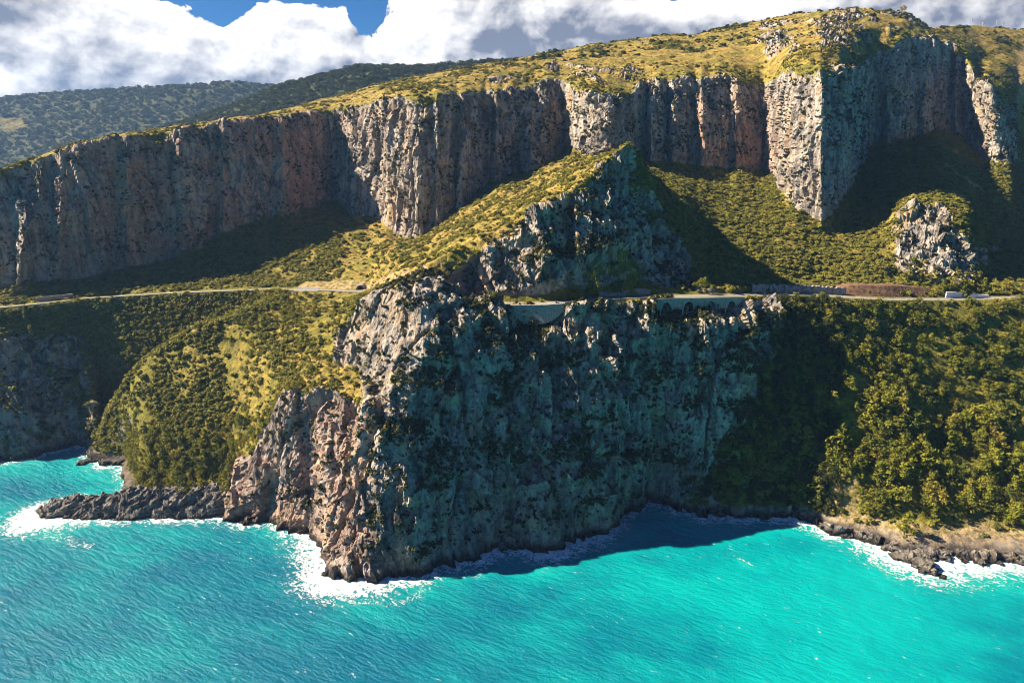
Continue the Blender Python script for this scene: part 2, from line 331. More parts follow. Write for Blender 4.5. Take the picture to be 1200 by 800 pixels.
for i, n_ in enumerate(SEGN):
    f = np.linspace(0, 1, n_, endpoint=(i == len(SEGN) - 1))
    for q in f: grid.append(KEYS[i] * (1 - q) + KEYS[i + 1] * q); T_of.append(i + q)
G = np.stack(grid)               # rows x cols x 3
T_of = np.array(T_of)            # segment coordinate: 0 under,1 shore,2 A,3 B,4 C,5 D,6 road,7 roadin,8 E,9 F,10 base,11 cmid,12 top,13 mid,14 sky,15 behind
NR = len(T_of)
# soften the folds between rows a little (but keep the road level)
Gs = gsmooth(G, 2.2, 0)
PXg = np.broadcast_to(PX, (NR, NCOL)); Tg = np.broadcast_to(T_of[:, None], (NR, NCOL))
has_road = sstep(PX, 425, 436) * (1 - sstep(PX, 576, 586)); has_road = 1 - has_road
rk = has_road[None] * (1 - sstep((6.0 - Tg) * (1 + 3.5 * box(70, 340, 25, PXg)), .06, .35)) * (1 - sstep(Tg - 7.0, .03, .16))
G = Gs * (1 - rk[..., None]) + G * rk[..., None]
def normals(G):
    du = np.gradient(G, axis=1); dv = np.gradient(G, axis=0)
    n = np.cross(du, dv); n /= np.linalg.norm(n, axis=-1)[..., None] + 1e-9
    return n
# zones -----------------------------------------------------------
def wob(sc, seed): return perlin(G[..., 0] / sc + seed, G[..., 1] / sc, G[..., 2] / sc)
w1 = wob(40, 3.3); w2 = wob(14, 8.1)
rock = np.zeros((NR, NCOL))
rock = np.maximum(rock, box(10, 12, .12, Tg + .25 * w1 + .12 * w2))                                  # upper cliffs
pw = PXg + 12 * w1 + 6 * w2
redge = np.interp(Tg, [1, 2, 3, 4, 5.5, 6, 7, 8], [800, 835, 872, 905, 908, 890, 850, 800])
rock = np.maximum(rock, sstep(pw, 424, 436) * (1 - sstep(pw + 8 * w2 - redge, -7, 7)) * (1 - sstep(Tg + .2 * w2, 7.85, 8.05)))                 # headland shaded face
strip = box(640, 830, 20, PXg) * box(7.0, 7.2, .06, Tg + .25 * w1 + .12 * w2)                            # scrubby strip above the road
rock = rock * (1 - .8 * strip)
rib = sstep(PXg, 760, 960) * box(800, 960, 14, PXg + 14 * w1) * box(1.0, 1.9, .1, Tg + .35 * w1 + .2 * w2); rock = np.maximum(rock, .9 * rib * (w1 + w2 > -.1))
lit_lo = box(270, 440, 5, PXg + 4 * w2) * (1 - sstep(Tg + .15 * w2, 1.95, 2.12))                      # lower lit face
lit_up = box(392, 470, 4, PXg + 4 * w2) * box(3.1, 4.15, .06, Tg + .15 * w2)                          # outcrop
rock = rock * (1 - .9 * box(425, 575, 8, PXg) * (Tg < 9.5) * sstep(Tg + .15 * w1 - np.interp(PXg, [425, 455, 475, 500, 540, 575], [4.4, 4.7, 5.8, 6.7, 7.5, 7.85]), -.1, .1))
rock = np.maximum(rock, np.maximum(lit_lo, lit_up))
rock = np.maximum(rock, (1 - sstep(PXg, 108, 118)) * (1 - sstep(Tg + .3 * w1, 3.8, 4.4)) * .85)        # cove cliff
outc = box(1045, 1148, 10, PXg + 16 * w1 + 8 * w2 - 25 * (Tg - 8.5)) * box(8.1, 8.85, .1, Tg + .3 * w2 + .15 * w1)
rock = np.maximum(rock, outc)
shoreb = box(.5, 1.18, .06, Tg + .08 * w2); rock = np.maximum(rock, shoreb)
fin = box(1145, 1188, 4, PXg) * box(10, 12, .2, Tg); rock = np.maximum(rock, fin)
scar = box(12.15, 14, .25, Tg) * np.maximum(box(560, 760, 20, PXg) * sstep(np.abs(w1), .28, .1) * box(12.3, 12.75, .1, Tg + .3 * w1), box(880, 1085, 20, PXg) * sstep(w1 + .3 * w2, -.1, .12) * box(12.5, 13.9, .2, Tg))
rock = np.maximum(rock, .9 * scar)
right = sstep(PXg, 1188, 1194) * sstep(Tg, 9.5, 10)
rock = rock * (1 - right)
rock = np.clip(rock * (1 - rk), 0, 1)
N0 = normals(gsmooth(gsmooth(G, 5, 0), 5, 1))
X, Y_, Z = G[..., 0], G[..., 1], G[..., 2]
qx = 5 * perlin(X / 38, Y_ / 38, Z / 38 + 2); qy = 5 * perlin(X / 38 + 7, Y_ / 38 + 3, Z / 38)
q2 = .7 * perlin(X / 6, Y_ / 6, Z / 8 + 2)
WXn, WYn = X + qx + q2, Y_ + qy - q2
def crack(sc, zs, seed, wd): 
    v = np.abs(perlin(WXn / sc + seed, WYn / sc, Z / zs)); return np.exp(-(v / wd) ** 2)
d_rock = 8.0 * ridged(WXn / 62, WYn / 62, Z / 260) + 3.0 * perlin(WXn / 24 + 9, WYn / 24, Z / 80)
d_rock += 3.0 * cells(WXn / 15, WYn / 15, Z / 55, 11) + 1.8 * cells(WXn / 5.5, WYn / 5.5, Z / 18, 12) + .65 * cells(X / 2.4 + .3 * q2, Y_ / 2.4, Z / 6.5, 13)
d_rock += .32 * cells(X / 1.3, Y_ / 1.3, Z / 2.6, 14)
d_rock += .5 * perlin(X / 8, Y_ / 8, Z / 6) + .55 * perlin(X / 1.9, Y_ / 1.9, Z / 2.4)
d_rock -= 3.5 * crack(34, 150, 1.7, .035)
st_ = Z / 15 + .9 * perlin(X / 30, Y_ / 30, Z / 40) + .25 * perlin(X / 7, Y_ / 7, Z / 9); fr = st_ - np.floor(st_)
d_rock += 2.2 * perlin(X / 28, Y_ / 28, Z / 9 + 4) - 1.8 * sstep(fr, .0, .8) * (1 - box(385, 500, 20, PXg) * (Tg > 2.5) * (Tg < 8)) * sstep(perlin(X / 45 + 3, Y_ / 45, Z / 45), -.1, .25)      # ledges
d_veg = 2.2 * perlin(X / 34, Y_ / 34, Z / 34) + 1.0 * perlin(X / 11, Y_ / 11, Z / 11) + .45 * perlin(X / 4, Y_ / 4, Z / 4)
far_damp = 1.0
d_rock = d_rock - 1.5
damp = np.where(Tg < 2, .8, 1.0) * np.where(Tg > 9.9, .62, 1.0) * (1 - .55 * box(385, 500, 20, PXg) * box(2.5, 8, .4, Tg))
D = (rock * d_rock * damp + (1 - rock) * d_veg) * (1 - rk)
G2 = G + N0 * D[..., None]
G2[..., 1] += 7.5 * np.maximum(box(600, 658, 3, PXg) * box(4.75, 5.97, .04, Tg), box(764, 868, 4, PXg) * box(4.9, 5.97, .04, Tg))
# attributes ------------------------------------------------------
veg = 1 - .95 * rock
patch = sstep(perlin(X / 24 + 5, Y_ / 24, Z / 13 + 2) + .55 * perlin(X / 8, Y_ / 8 + 4, Z / 6), .12, .42) * rock * np.where(Tg < 10, 1, .55)
patch = patch * (1 - .8 * box(270, 432, 6, PXg) * (Tg < 2.1)) * (1 - .7 * box(905, 990, 5, PXg) * (Tg > 9.9))
veg = veg + .5 * patch
dry = np.zeros_like(rock)
dry = np.maximum(dry, sstep(Tg, 11.9, 12.3))
dry = np.maximum(dry, box(330, 760, 15, PXg) * box(7.6, 10, .25, Tg) * .95)
dry = np.maximum(dry, box(330, 480, 10, PXg) * box(1.9, 3.3, .12, Tg)); dry = np.maximum(dry, box(425, 575, 8, PXg) * (Tg > 4.5) * (Tg < 9) * (1 - rock))
dry = np.maximum(dry, box(200, 430, 40, PXg) * box(2, 6, .2, Tg) * .55)
dry = np.maximum(dry, box(900, 1130, 20, PXg) * box(8.2, 10, .3, Tg) * .7)
soil = np.zeros_like(rock)
soil = np.maximum(soil, sstep(PXg + 20 * w1, 965, 990) * box(1.0, 1.75, .15, Tg + .35 * w1))
soil = np.maximum(soil, box(955, 1010, 10, PXg + 15 * w1) * box(1.2, 2.6, .2, Tg) * .8)
soil = np.maximum(soil, box(345, 500, 12, PXg) * box(6.9, 7.45, .15, Tg) * .9)
soil = np.maximum(soil, sstep(PXg, 1185, 1195) * box(11.5, 13, .3, Tg + .4 * w1) * .7)
zc = G[..., 2] - CAMZ; fwd = G[..., 1] * CP - zc * SP_; pyg = 400 - 800 * (G[..., 1] * SP_ + zc * CP) / np.maximum(fwd, 1); 
for x0_, y0_, x1_, y1_, wd_ in [(1034, 164, 1072, 196, 2.2), (1058, 172, 1110, 205, 1.8), (1078, 175, 1150, 222, 2.0), (1096, 205, 1120, 228, 1.5), (1120, 180, 1145, 200, 1.5), (70, 372, 100, 395, 3), (205, 395, 230, 388, 2.5), (232, 372, 238, 390, 3), (250, 350, 258, 362, 2), (270, 352, 276, 365, 2), (482, 331, 493, 326, 4)]:
    dx_, dy_ = x1_ - x0_, y1_ - y0_; u_ = np.clip(((PXg - x0_) * dx_ + (pyg - y0_) * dy_) / (dx_ * dx_ + dy_ * dy_), 0, 1)
    soil = np.maximum(soil, np.exp(-((PXg - x0_ - u_ * dx_) ** 2 + (pyg - y0_ - u_ * dy_) ** 2) / wd_ ** 2) * (Tg > 2) * (Tg < 10.2))
lw_ = box(395, 500, 8, PXg) * box(10, 12, .2, Tg)
pink = np.maximum(box(60, 385, 30, PXg) * box(10, 12, .3, Tg), box(800, 910, 12, PXg) * box(10, 11.6, .2, Tg) * .55) + .15 * box(395, 480, 8, PXg) * box(10, 12, .2, Tg) + .25 * box(1000, 1100, 20, PXg) * box(11, 12, .2, Tg)
pink += .4 * lit_lo + .3 * box(60, 130, 10, PXg) * (Tg < 4) + .35 * box(560, 760, 30, PXg) * (Tg < 2.3)
ATT = {'veg': veg, 'dry': dry, 'soil': soil, 'pink': np.clip(pink, 0, 1)}
# split into the pieces of the place --------------------------------
ci = (PX[:-1] + PX[1:]) / 2; ti = (T_of[:-1] + T_of[1:]) / 2
CI, TI = np.meshgrid(ci, ti)
reg = np.full(CI.shape, -1)
REG = [('cove_cliff', 'shaded scrubby sea cliff dropping from the coast road into the cove', 'sea cliff'),
       ('spur_slope', 'sunlit green spur dropping from the road to the low rocky spit', 'slope'),
       ('headland', 'big grey limestone headland plunging into foaming turquoise water', 'headland'),
       ('forest_slope', 'steep wooded slope running from the road down to the rocky shore', 'slope'),
       ('scree_slope', 'dark scrub slope between the coast road and the pinkish cliff', 'slope'),
       ('grass_ridge', 'sunlit golden grass ridge climbing towards the limestone buttress', 'ridge'),
       ('scrub_slope', 'scrub covered slope with a pale outcrop below the sunlit pillar', 'slope'),
       ('upper_cliff', 'long fluted limestone cliff wall under the grassy plateau', 'cliff'),
       ('plateau', 'golden grassy plateau rising to the rocky summit', 'hilltop')]
low = TI < 7
reg[low] = 2
reg[low & (CI < 330) & (TI >= 4)] = 0
reg[low & (CI < 116)] = 0
reg[low & (CI >= 116) & (CI < 330) & (TI < 4)] = 1
reg[low & (CI >= 330) & (CI < 392) & (TI > 2)] = 1
reg[low & (CI > 912)] = 3
up = (TI >= 7) & (TI < 10)
reg[up] = 6
reg[up & (CI < 345)] = 4
reg[up & (CI >= 345) & (CI < 745) & ((TI >= 8) | (CI < 490))] = 5
reg[up & (CI >= 490) & (CI < 850) & (TI < 8)] = 2
reg[(TI >= 10) & (TI < 12)] = 7
reg[TI >= 12] = 8
idx = np.arange(NR * NCOL).reshape(NR, NCOL)
quads = np.stack([idx[:-1, :-1], idx[:-1, 1:], idx[1:, 1:], idx[1:, :-1]], -1)
V = G2.reshape(-1, 3)
for k, (nm, lab, cat) in enumerate(REG):
    q = quads[reg == k]
    u, inv = np.unique(q, return_inverse=True)
    o = mesh_obj(nm, V[u], inv.reshape(-1, 4), M_TERR, attrs={a: b_.reshape(-1)[u] for a, b_ in ATT.items()})
    tag(o, lab, cat, kind='structure')

# ------------------------------------------------------------------ far hills
def hill(name, line, Y, base_drop, depth, label, seed, nc=420, nr=70, dryv=.1, mead=1.0):
    k = np.array(line, float); px = np.linspace(k[0, 0], k[-1, 0], nc)
    top = unproj(px, np.interp(px, k[:, 0], k[:, 1]), Y=np.full(nc, Y))
    rows = []
    for q in np.linspace(0, 1, nr):
        if q < .78:
            f = q / .78; p = top.copy(); p[:, 1] -= (1 - f) * depth; p[:, 2] -= base_drop * (1 - f) ** 1.15
        else:
            f = (q - .78) / .22; p = top.copy(); p[:, 1] += f * depth * .5; p[:, 2] -= base_drop * .25 * f * f
        rows.append(p)
    g = np.stack(rows)
    n = normals(g)
    d = 26 * perlin(g[..., 0] / 260 + seed, g[..., 1] / 260, g[..., 2] / 260) + 10 * perlin(g[..., 0] / 90 + seed, g[..., 1] / 90, g[..., 2] / 90) + 3.5 * perlin(g[..., 0] / 22 + seed, g[..., 1] / 22, g[..., 2] / 22)
    fq = np.linspace(0, 1, nr)[:, None]
    d = d * (1 - .75 * np.exp(-((fq - .78) / .1) ** 2))
    g = g + n * d[..., None]
    ii = np.arange(nr * nc).reshape(nr, nc)
    q = np.stack([ii[:-1, :-1], ii[:-1, 1:], ii[1:, 1:], ii[1:, :-1]], -1).reshape(-1, 4)
    meadow = sstep(perlin(g[..., 0] / 300 + seed * 2, g[..., 1] / 300, g[..., 2] / 120), .15, .4) * mead
    o = mesh_obj(name, g.reshape(-1, 3), q, M_HILL, attrs={'dry': .9 * meadow})
    tag(o, label, 'hill', kind='structure')
    return g, n, meadow
H1 = hill('wooded_hill', [(120, 190), (190, 152), (260, 126), (330, 100), (420, 79), (500, 79), (560, 72), (640, 66), (720, 62), (800, 60)], 1500, 190, 420, 'dark wooded hill rising behind the grassy plateau edge', 5.5, mead=0.0, dryv=0.0)
H2 = hill('distant_hill', [(-260, 140), (-100, 125), (0, 117), (40, 112), (140, 105), (270, 97), (330, 101), (420, 112), (520, 125)], 2500, 420, 800, 'hazy blue wooded hill with a pale meadow far behind the cliffs', 11.2, 520, 90, mead=.8)

# ------------------------------------------------------------------ vegetation meshes
def clump(verts, faces, c, r, n, leaf, rs):
    """a clump of small leaf faces spread through an ellipsoid"""
    for _ in range(n):
        d = rs.normal(size=3); d /= np.linalg.norm(d); rad = rs.uniform(.55, 1.0)
        p = c + d * r * rad
        nn = d * .9 + rs.normal(size=3) * .33; nn[2] += .2; nn /= np.linalg.norm(nn)
        a = np.cross(nn, rs.normal(size=3)); a /= np.linalg.norm(a) + 1e-6; b = np.cross(nn, a)
        s = leaf * rs.uniform(.6, 1.3); s2 = s * rs.uniform(.5, .9)
        i = len(verts)
        verts += [p - a * s, p - b * s2 + nn * s * .2, p + a * s, p + b * s2 - nn * s * .1]
        faces.append((i, i + 1, i + 2, i + 3))
def shrub_mesh(seed, n=7, lf=26, flat=.62, leaf=.2):
    rs = np.random.default_rng(seed); v, f = [], []
    for i in range(n):
        a = rs.uniform(0, 6.28); q = rs.uniform(0, .6) if i else 0
        clump(v, f, np.array([math.cos(a) * q, math.sin(a) * q, flat * rs.uniform(.25, .75)]), np.array([.45, .45, .36]) * rs.uniform(.7, 1.15), lf, leaf, rs)
    return v, f
def crown_mesh(seed, kind):
    rs = np.random.default_rng(seed); v, f = [], []
    H = 1.0
    n = 26
    for i in range(n):
        q = (i + .5) / n
        if kind == 0:   # rounded, bushy
            z = .28 + .7 * q; rad = .34 * math.sin(math.pi * (.18 + .78 * q)) ** .7
        elif kind == 1: # conical
            z = .2 + .8 * q; rad = .30 * (1 - q) ** .8 + .03
        else:           # umbrella
            z = .5 + .45 * q; rad = .42 * math.sqrt(max(0, 1 - q * q * .9))
        a = i * 2.4 + rs.uniform(-.9, .9); rr = rad * rs.uniform(.3, 1.25) * (1 + .3 * math.cos(a - seed)); z = z + rs.normal() * .05
        s = rs.uniform(.10, .16) * (1.15 if kind != 1 else .95)
        clump(v, f, np.array([math.cos(a) * rr, math.sin(a) * rr, z]), np.array([s, s, s * .75]), 17, .05, rs)
    return v, f
def tube(v, f, path, radii, sides=6):
    path = [np.array(p, float) for p in path]; rings = []
    for i, p in enumerate(path):
        d = path[min(i + 1, len(path) - 1)] - path[max(i - 1, 0)]; d /= np.linalg.norm(d)
        a = np.cross(d, [0.3, .9, .1]); a /= np.linalg.norm(a); b = np.cross(d, a)
        ring = []
        for k in range(sides):
            an = 2 * math.pi * k / sides; ring.append(len(v)); v.append(p + radii[i] * (math.cos(an) * a + math.sin(an) * b))
        rings.append(ring)
    for r0, r1 in zip(rings[:-1], rings[1:]):
        for k in range(sides): f.append((r0[k], r0[(k + 1) % sides], r1[(k + 1) % sides], r1[k]))
    f.append(tuple(rings[-1]))
def trunk_mesh(seed):
    rs = np.random.default_rng(seed + 50); v, f = [], []
    l1, l2 = rs.normal(size=2) * .03
    tube(v, f, [(0, 0, -.08), (l1, l2, .3), (l1 * 2, l2, .6), (l1, l2 * 2, .88)], [.028, .022, .015, .006])
    for i in range(5):
        a = rs.uniform(0, 6.28); z = rs.uniform(.32, .7)
        tube(v, f, [(l1 * z * 2, l2, z), (math.cos(a) * .12, math.sin(a) * .12, z + .06), (math.cos(a) * .24, math.sin(a) * .24, z + .14)], [.011, .008, .004], 4)
    return v, f
def to_mesh(name, v, f, mat):
    me = bpy.data.meshes.new(name); me.from_pydata([tuple(p) for p in v], [], f); me.update(); me.materials.append(mat); return me
def variant_collection(name, meshes):
    c = bpy.data.collections.new(name)
    for i, me in enumerate(meshes):
        o = bpy.data.objects.new(f'{name}_{i:02d}', me); c.objects.link(o)
    return c
SHRUB_C = variant_collection('shrub_kinds', [to_mesh('shrub', *shrub_mesh(s), M_SHRUB) for s in range(5)])
CSHRUB_C = variant_collection('cliff_shrub_kinds', [to_mesh('cliff_shrub', *shrub_mesh(s + 20, 5, 20), M_CLIFFSHRUB) for s in range(4)])
def full_tree(s, k, mat):
    v, f = crown_mesh(s, k); return to_mesh('tree', v, f, mat)
TREE_C = variant_collection('tree_kinds', [full_tree(s, [0, 1, 2, 0, 1][s], [M_PINE, M_PINE, M_EVERG, M_SHRUB, M_PINE][s]) for s in range(5)])
DTREE_C = variant_collection('dark_tree_kinds', [full_tree(s + 30, [0, 0, 2, 0][s], M_DARK) for s in range(4)])

def scatter_group():
    ng = bpy.data.node_groups.new('scatter', 'GeometryNodeTree')
    ng.interface.new_socket('Geometry', in_out='INPUT', socket_type='NodeSocketGeometry')
    ng.interface.new_socket('Kinds', in_out='INPUT', socket_type='NodeSocketCollection')
    ng.interface.new_socket('Geometry', in_out='OUTPUT', socket_type='NodeSocketGeometry')
    T = NT(ng); gi = T.node('NodeGroupInput'); go = T.node('NodeGroupOutput')
    ci_ = T.node('GeometryNodeCollectionInfo'); ci_.inputs['Separate Children'].default_value = True; ci_.inputs['Reset Children'].default_value = True
    T.l.new(gi.outputs[1], ci_.inputs[0])
    ip = T.node('GeometryNodeInstanceOnPoints'); ip.inputs['Pick Instance'].default_value = True
    T.l.new(gi.outputs[0], ip.inputs['Points']); T.l.new(ci_.outputs[0], ip.inputs['Instance'])
    def na(nm, ty):
        n = T.node('GeometryNodeInputNamedAttribute', data_type=ty); n.inputs['Name'].default_value = nm; return n.outputs[0]
    T.l.new(na('kind_index', 'INT'), ip.inputs['Instance Index'])
    T.l.new(na('turn', 'FLOAT_VECTOR'), ip.inputs['Rotation'])
    T.l.new(na('size', 'FLOAT_VECTOR'), ip.inputs['Scale'])
    T.l.new(ip.outputs[0], go.inputs[0])
    return ng
NG = scatter_group()
def scatter(name, P, size, turn, kindcol, label, cat, parent=None):
    me = bpy.data.meshes.new(name); n = len(P)
    me.vertices.add(n); me.vertices.foreach_set('co', np.asarray(P, np.float32).ravel())
    a = me.attributes.new('size', 'FLOAT_VECTOR', 'POINT'); a.data.foreach_set('vector', np.asarray(size, np.float32).ravel())
    a = me.attributes.new('turn', 'FLOAT_VECTOR', 'POINT'); a.data.foreach_set('vector', np.asarray(turn, np.float32).ravel())
    a = me.attributes.new('kind_index', 'INT', 'POINT'); a.data.foreach_set('value', rng.integers(0, len(kindcol.objects), n).astype(np.int32))
    o = bpy.data.objects.new(name, me); col.objects.link(o)
    md = o.modifiers.new('scatter', 'NODES'); md.node_group = NG
    md[[s.identifier for s in NG.interface.items_tree if s.name == 'Kinds'][0]] = kindcol
    tag(o, label, cat, kind='stuff')
    return o
# sample points over the sheet
Nf = normals(G2)
area = np.linalg.norm(np.cross(G2[1:, :-1] - G2[:-1, :-1], G2[:-1, 1:] - G2[:-1, :-1]), axis=-1)
inview = (CI > -40) & (CI < 1240)
def sample(n, weight):
    p = (area * weight * inview).ravel().astype(np.float64); p /= p.sum()
    k = rng.choice(p.size, n, p=p)
    r_, c_ = np.unravel_index(k, area.shape)
    u, v = rng.random(n)[:, None], rng.random(n)[:, None]
    A_ = G2[r_, c_] * (1 - u) * (1 - v) + G2[r_, c_ + 1] * u * (1 - v) + G2[r_ + 1, c_] * (1 - u) * v + G2[r_ + 1, c_ + 1] * u * v
    return A_, r_, c_
def half(a): return a[:-1, :-1]
rockF = half(rock); rkF = half(rk); w1F = half(w1); w2F = half(w2)
notroad = (1 - np.clip(rkF * 1.4, 0, 1)) * (half(G2[..., 2]) > 5)
def yaw(n, tilt=.15): return np.stack([rng.normal(0, tilt, n), rng.normal(0, tilt, n), rng.uniform(0, 6.28, n)], -1)
def sizes(n, lo, hi, p=1.6):
    s = lo + (hi - lo) * rng.random(n) ** p
    return np.stack([s * rng.uniform(.85, 1.2, n), s * rng.uniform(.85, 1.2, n), s * rng.uniform(.75, 1.15, n)], -1)
vegF = (1 - rockF) * notroad
# right-hand wood
wood = (CI > half(redge) + 6 - 20 * w1F) & (TI > 1.3) & (TI < 5.9) & (CI > 790)
soilF = half(soil)
woodw = wood * np.clip(1 - 1.15 * soilF * (TI < 2.2), .06, 1) * notroad * np.clip(.45 + 2.4 * w2F + 1.2 * w1F, .06, 1)
# 1 scrub on slopes
wt = vegF * (TI > 1.1) * ~wood * np.select([TI < 6, TI < 10, TI >= 10], [1.0, .85, .16])
wt = wt * np.where((CI > 400) & (CI < 745) & (TI > 6.2) & (TI < 10), .16, 1)
wt = wt * np.clip(.75 + 1.4 * w2F, .25, 1.8)
wt = wt * np.where((CI < 430) & (TI < 6), np.clip(.45 + 2.0 * perlin((half(X) + .6 * half(Y_)) / 20, half(Z) / 70, half(Y_) / 90), .08, 2.5), 1)
wt = wt * np.where(TI >= 10, np.clip(.3 + 2.5 * w1F, .05, 2), 1)
wt = wt * (1 - np.clip(1.4 * half(soil), 0, 1))
n = 62000; P_, r_, c_ = sample(n, wt)
scatter('scrub', P_ - [0, 0, .15], sizes(n, .7, 3.3, 2.0), yaw(n), SHRUB_C, 'low green scrub covering the slopes and the grassy plateau', 'scrub')
wt = vegF * half(dry) * np.select([TI < 6, TI < 10, TI >= 10], [1.0, 1.0, .45]) * np.clip(.8 + 1.2 * w2F, .2, 2) * ~wood
n = 30000; P_, r_, c_ = sample(n, wt)
scatter('dry_scrub', P_ - [0, 0, .15], sizes(n, .5, 1.6) * [[1, 1, .75]], yaw(n), variant_collection('dry_scrub_kinds', [to_mesh('dry_scrub', *shrub_mesh(s + 80, 5, 14, .5, .26), M_DRYSHRUB) for s in range(4)]), 'golden dry scrub and grass tufts on the sunny ground', 'scrub')
# 2 bushes clinging to the rock
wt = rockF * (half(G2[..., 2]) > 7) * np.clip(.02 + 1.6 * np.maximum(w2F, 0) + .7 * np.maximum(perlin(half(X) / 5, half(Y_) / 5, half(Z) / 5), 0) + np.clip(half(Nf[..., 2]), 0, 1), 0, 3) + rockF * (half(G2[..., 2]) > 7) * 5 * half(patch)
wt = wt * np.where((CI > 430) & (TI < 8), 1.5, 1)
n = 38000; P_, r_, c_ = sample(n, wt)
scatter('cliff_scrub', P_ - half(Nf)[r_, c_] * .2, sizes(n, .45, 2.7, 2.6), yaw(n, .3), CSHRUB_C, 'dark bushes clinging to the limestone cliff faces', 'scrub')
wt = vegF * ((CI < 335) & (TI > 3.9) & (TI < 6.0)) * np.clip(.6 + 1.2 * w1F, .2, 2)
n = 9000; P_, r_, c_ = sample(n, wt)
scatter('gully_scrub', P_ - [0, 0, .2], sizes(n, 1.0, 3.4, 1.8), yaw(n), SHRUB_C, 'thick scrub filling the shaded gully below the road', 'scrub')
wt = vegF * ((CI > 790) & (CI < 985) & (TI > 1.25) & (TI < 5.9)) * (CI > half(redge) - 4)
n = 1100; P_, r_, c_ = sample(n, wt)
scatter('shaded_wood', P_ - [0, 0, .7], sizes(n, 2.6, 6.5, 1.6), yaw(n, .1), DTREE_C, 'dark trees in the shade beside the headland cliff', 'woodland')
n = 260; ex = np.concatenate([rng.uniform(-20, 428, 150), rng.uniform(880, 1210, 110)])
P_ = row_points('road', ex) + np.stack([0 * ex, rng.uniform(-1.6, .2, n), rng.uniform(-1.4, -.4, n)], -1)
scatter('verge_scrub', P_, sizes(n, .9, 2.4), yaw(n), SHRUB_C, 'bushes along the outer edge of the coast road', 'scrub')
# 3 woodland filling under and between the big pines, and the far hills
n = 2300; Pw, r_, c_ = sample(n, woodw)
PXw = ci[c_]; order = np.argsort(Pw[:, 1])
scr = sizes(n, 3.0, 9.0, 1.8)
big_i = []; taken = []
for i in order:                                    # the largest showing, well spaced, become trees of their own
    p = Pw[i]
    if not (925 < PXw[i] < 1205): continue
    if all((p[0] - q[0]) ** 2 + (p[1] - q[1]) ** 2 > 3.2 ** 2 for q in taken): taken.append(p); big_i.append(i)
    if len(big_i) >= 215: break
rest = np.setdiff1d(np.arange(n), big_i)
scatter('woodland', Pw[rest] - [0, 0, .9], scr[rest] * [[.95, .95, .8]], yaw(len(rest), .06), TREE_C, 'dense green woodland filling the slope below the road', 'woodland')
n2 = 5000; P_, r_, c_ = sample(n2, woodw)
scatter('undergrowth', P_ - [0, 0, .2], sizes(n2, 1.2, 3.0), yaw(n2), SHRUB_C, 'green undergrowth between the pines on the wooded slope', 'undergrowth')
def hill_trees(name, H, n, lo, hi, label):
    g, nn, meadow = H; r_ = rng.integers(8, g.shape[0] - 8, n * 2); c_ = rng.integers(0, g.shape[1] - 1, n * 2)
    keep = (meadow[r_, c_] + rng.random(n * 2) * .5 < .6); r_, c_ = r_[keep][:n], c_[keep][:n]
    P_ = g[r_, c_] + rng.normal(0, 3, (len(r_), 3)) * [1, 1, 0]
    s = sizes(len(r_), lo, hi)
    scatter(name, P_ - np.stack([0 * s[:, 0], 0 * s[:, 0], s[:, 2] * .25 + 1], -1), s * [[1.35, 1.35, .85]], yaw(len(r_), .05), DTREE_C, label, 'woodland')
hill_trees('hill_woodland', H1, 14000, 6, 12, 'dark evergreen wood covering the hill behind the plateau')
hill_trees('distant_woodland', H2, 14000, 8, 16, 'far blue green wood covering the hazy hill')
# crest bushes on the plateau skyline
wt = vegF * (TI > 13) * (TI < 14.6) * np.clip(.15 + 2.2 * w1F, .05, 2) * (CI > 540)
n = 900; P_, r_, c_ = sample(n, wt)
scatter('plateau_bushes', P_ - [0, 0, .6], sizes(n, 2.2, 5.5, 2), yaw(n), variant_collection('bush_kinds', [to_mesh('bush', *shrub_mesh(s + 60, 8, 24, .7), M_DARK) for s in range(3)]), 'dark rounded bushes along the plateau skyline', 'bush')
# dense scrub trees on the sunlit spur
wt = vegF * ((CI > 118) & (CI < 400) & (TI > 1.15) & (TI < 5.6)) * np.where(TI < 2.3, 2.2, .8) * np.clip(.5 + 1.5 * w1F, .1, 2)
n = 1500; P_, r_, c_ = sample(n, wt)
scatter('spur_thicket', P_ - [0, 0, .6], sizes(n, 2.2, 4.6), yaw(n, .1), TREE_C, 'green thicket of small trees on the sunlit spur', 'thicket')

# ------------------------------------------------------------------ individual pines
pine_meshes = [(to_mesh('pine_crown', *crown_mesh(s + 10, [0, 1, 0, 2, 0, 1][s]), [M_PINE, M_PINE, M_SHRUB, M_PINE, M_EVERG, M_PINE][s]), to_mesh('pine_trunk', *trunk_mesh(s), M_BARK)) for s in range(6)]
def pine(loc, h, label, group=None, k=None, wide=1.0, name='pine_tree'):
    k = rng.integers(0, 6) if k is None else k
    e = empty(name, loc, rng.uniform(0, 6.28)); tag(e, label, 'tree', group)
    for nm, me in zip(('crown', 'trunk'), pine_meshes[k]):
        c = bpy.data.objects.new(nm, me); col.objects.link(c); c.parent = e; c.scale = (h * wide, h * wide, h)
    return e
for i in big_i:
    pine(Pw[i] - [0, 0, .4], 4.5 + 8.5 * rng.random() ** 1.4, 'bushy green pine on the sunlit wooded slope above the rocky shore', 'pines on the wooded slope', wide=rng.uniform(.85, 1.15))
wt = vegF * ((CI > 150) & (CI < 290) & (TI > 1.2) & (TI < 2.6))
n = 70; P_, r_, c_ = sample(n, wt)
for p in P_:
    pine(p - [0, 0, .4], rng.uniform(5, 8.5), 'green pine in the grove above the low rocky spit', 'pines above the spit', wide=rng.uniform(.9, 1.2))

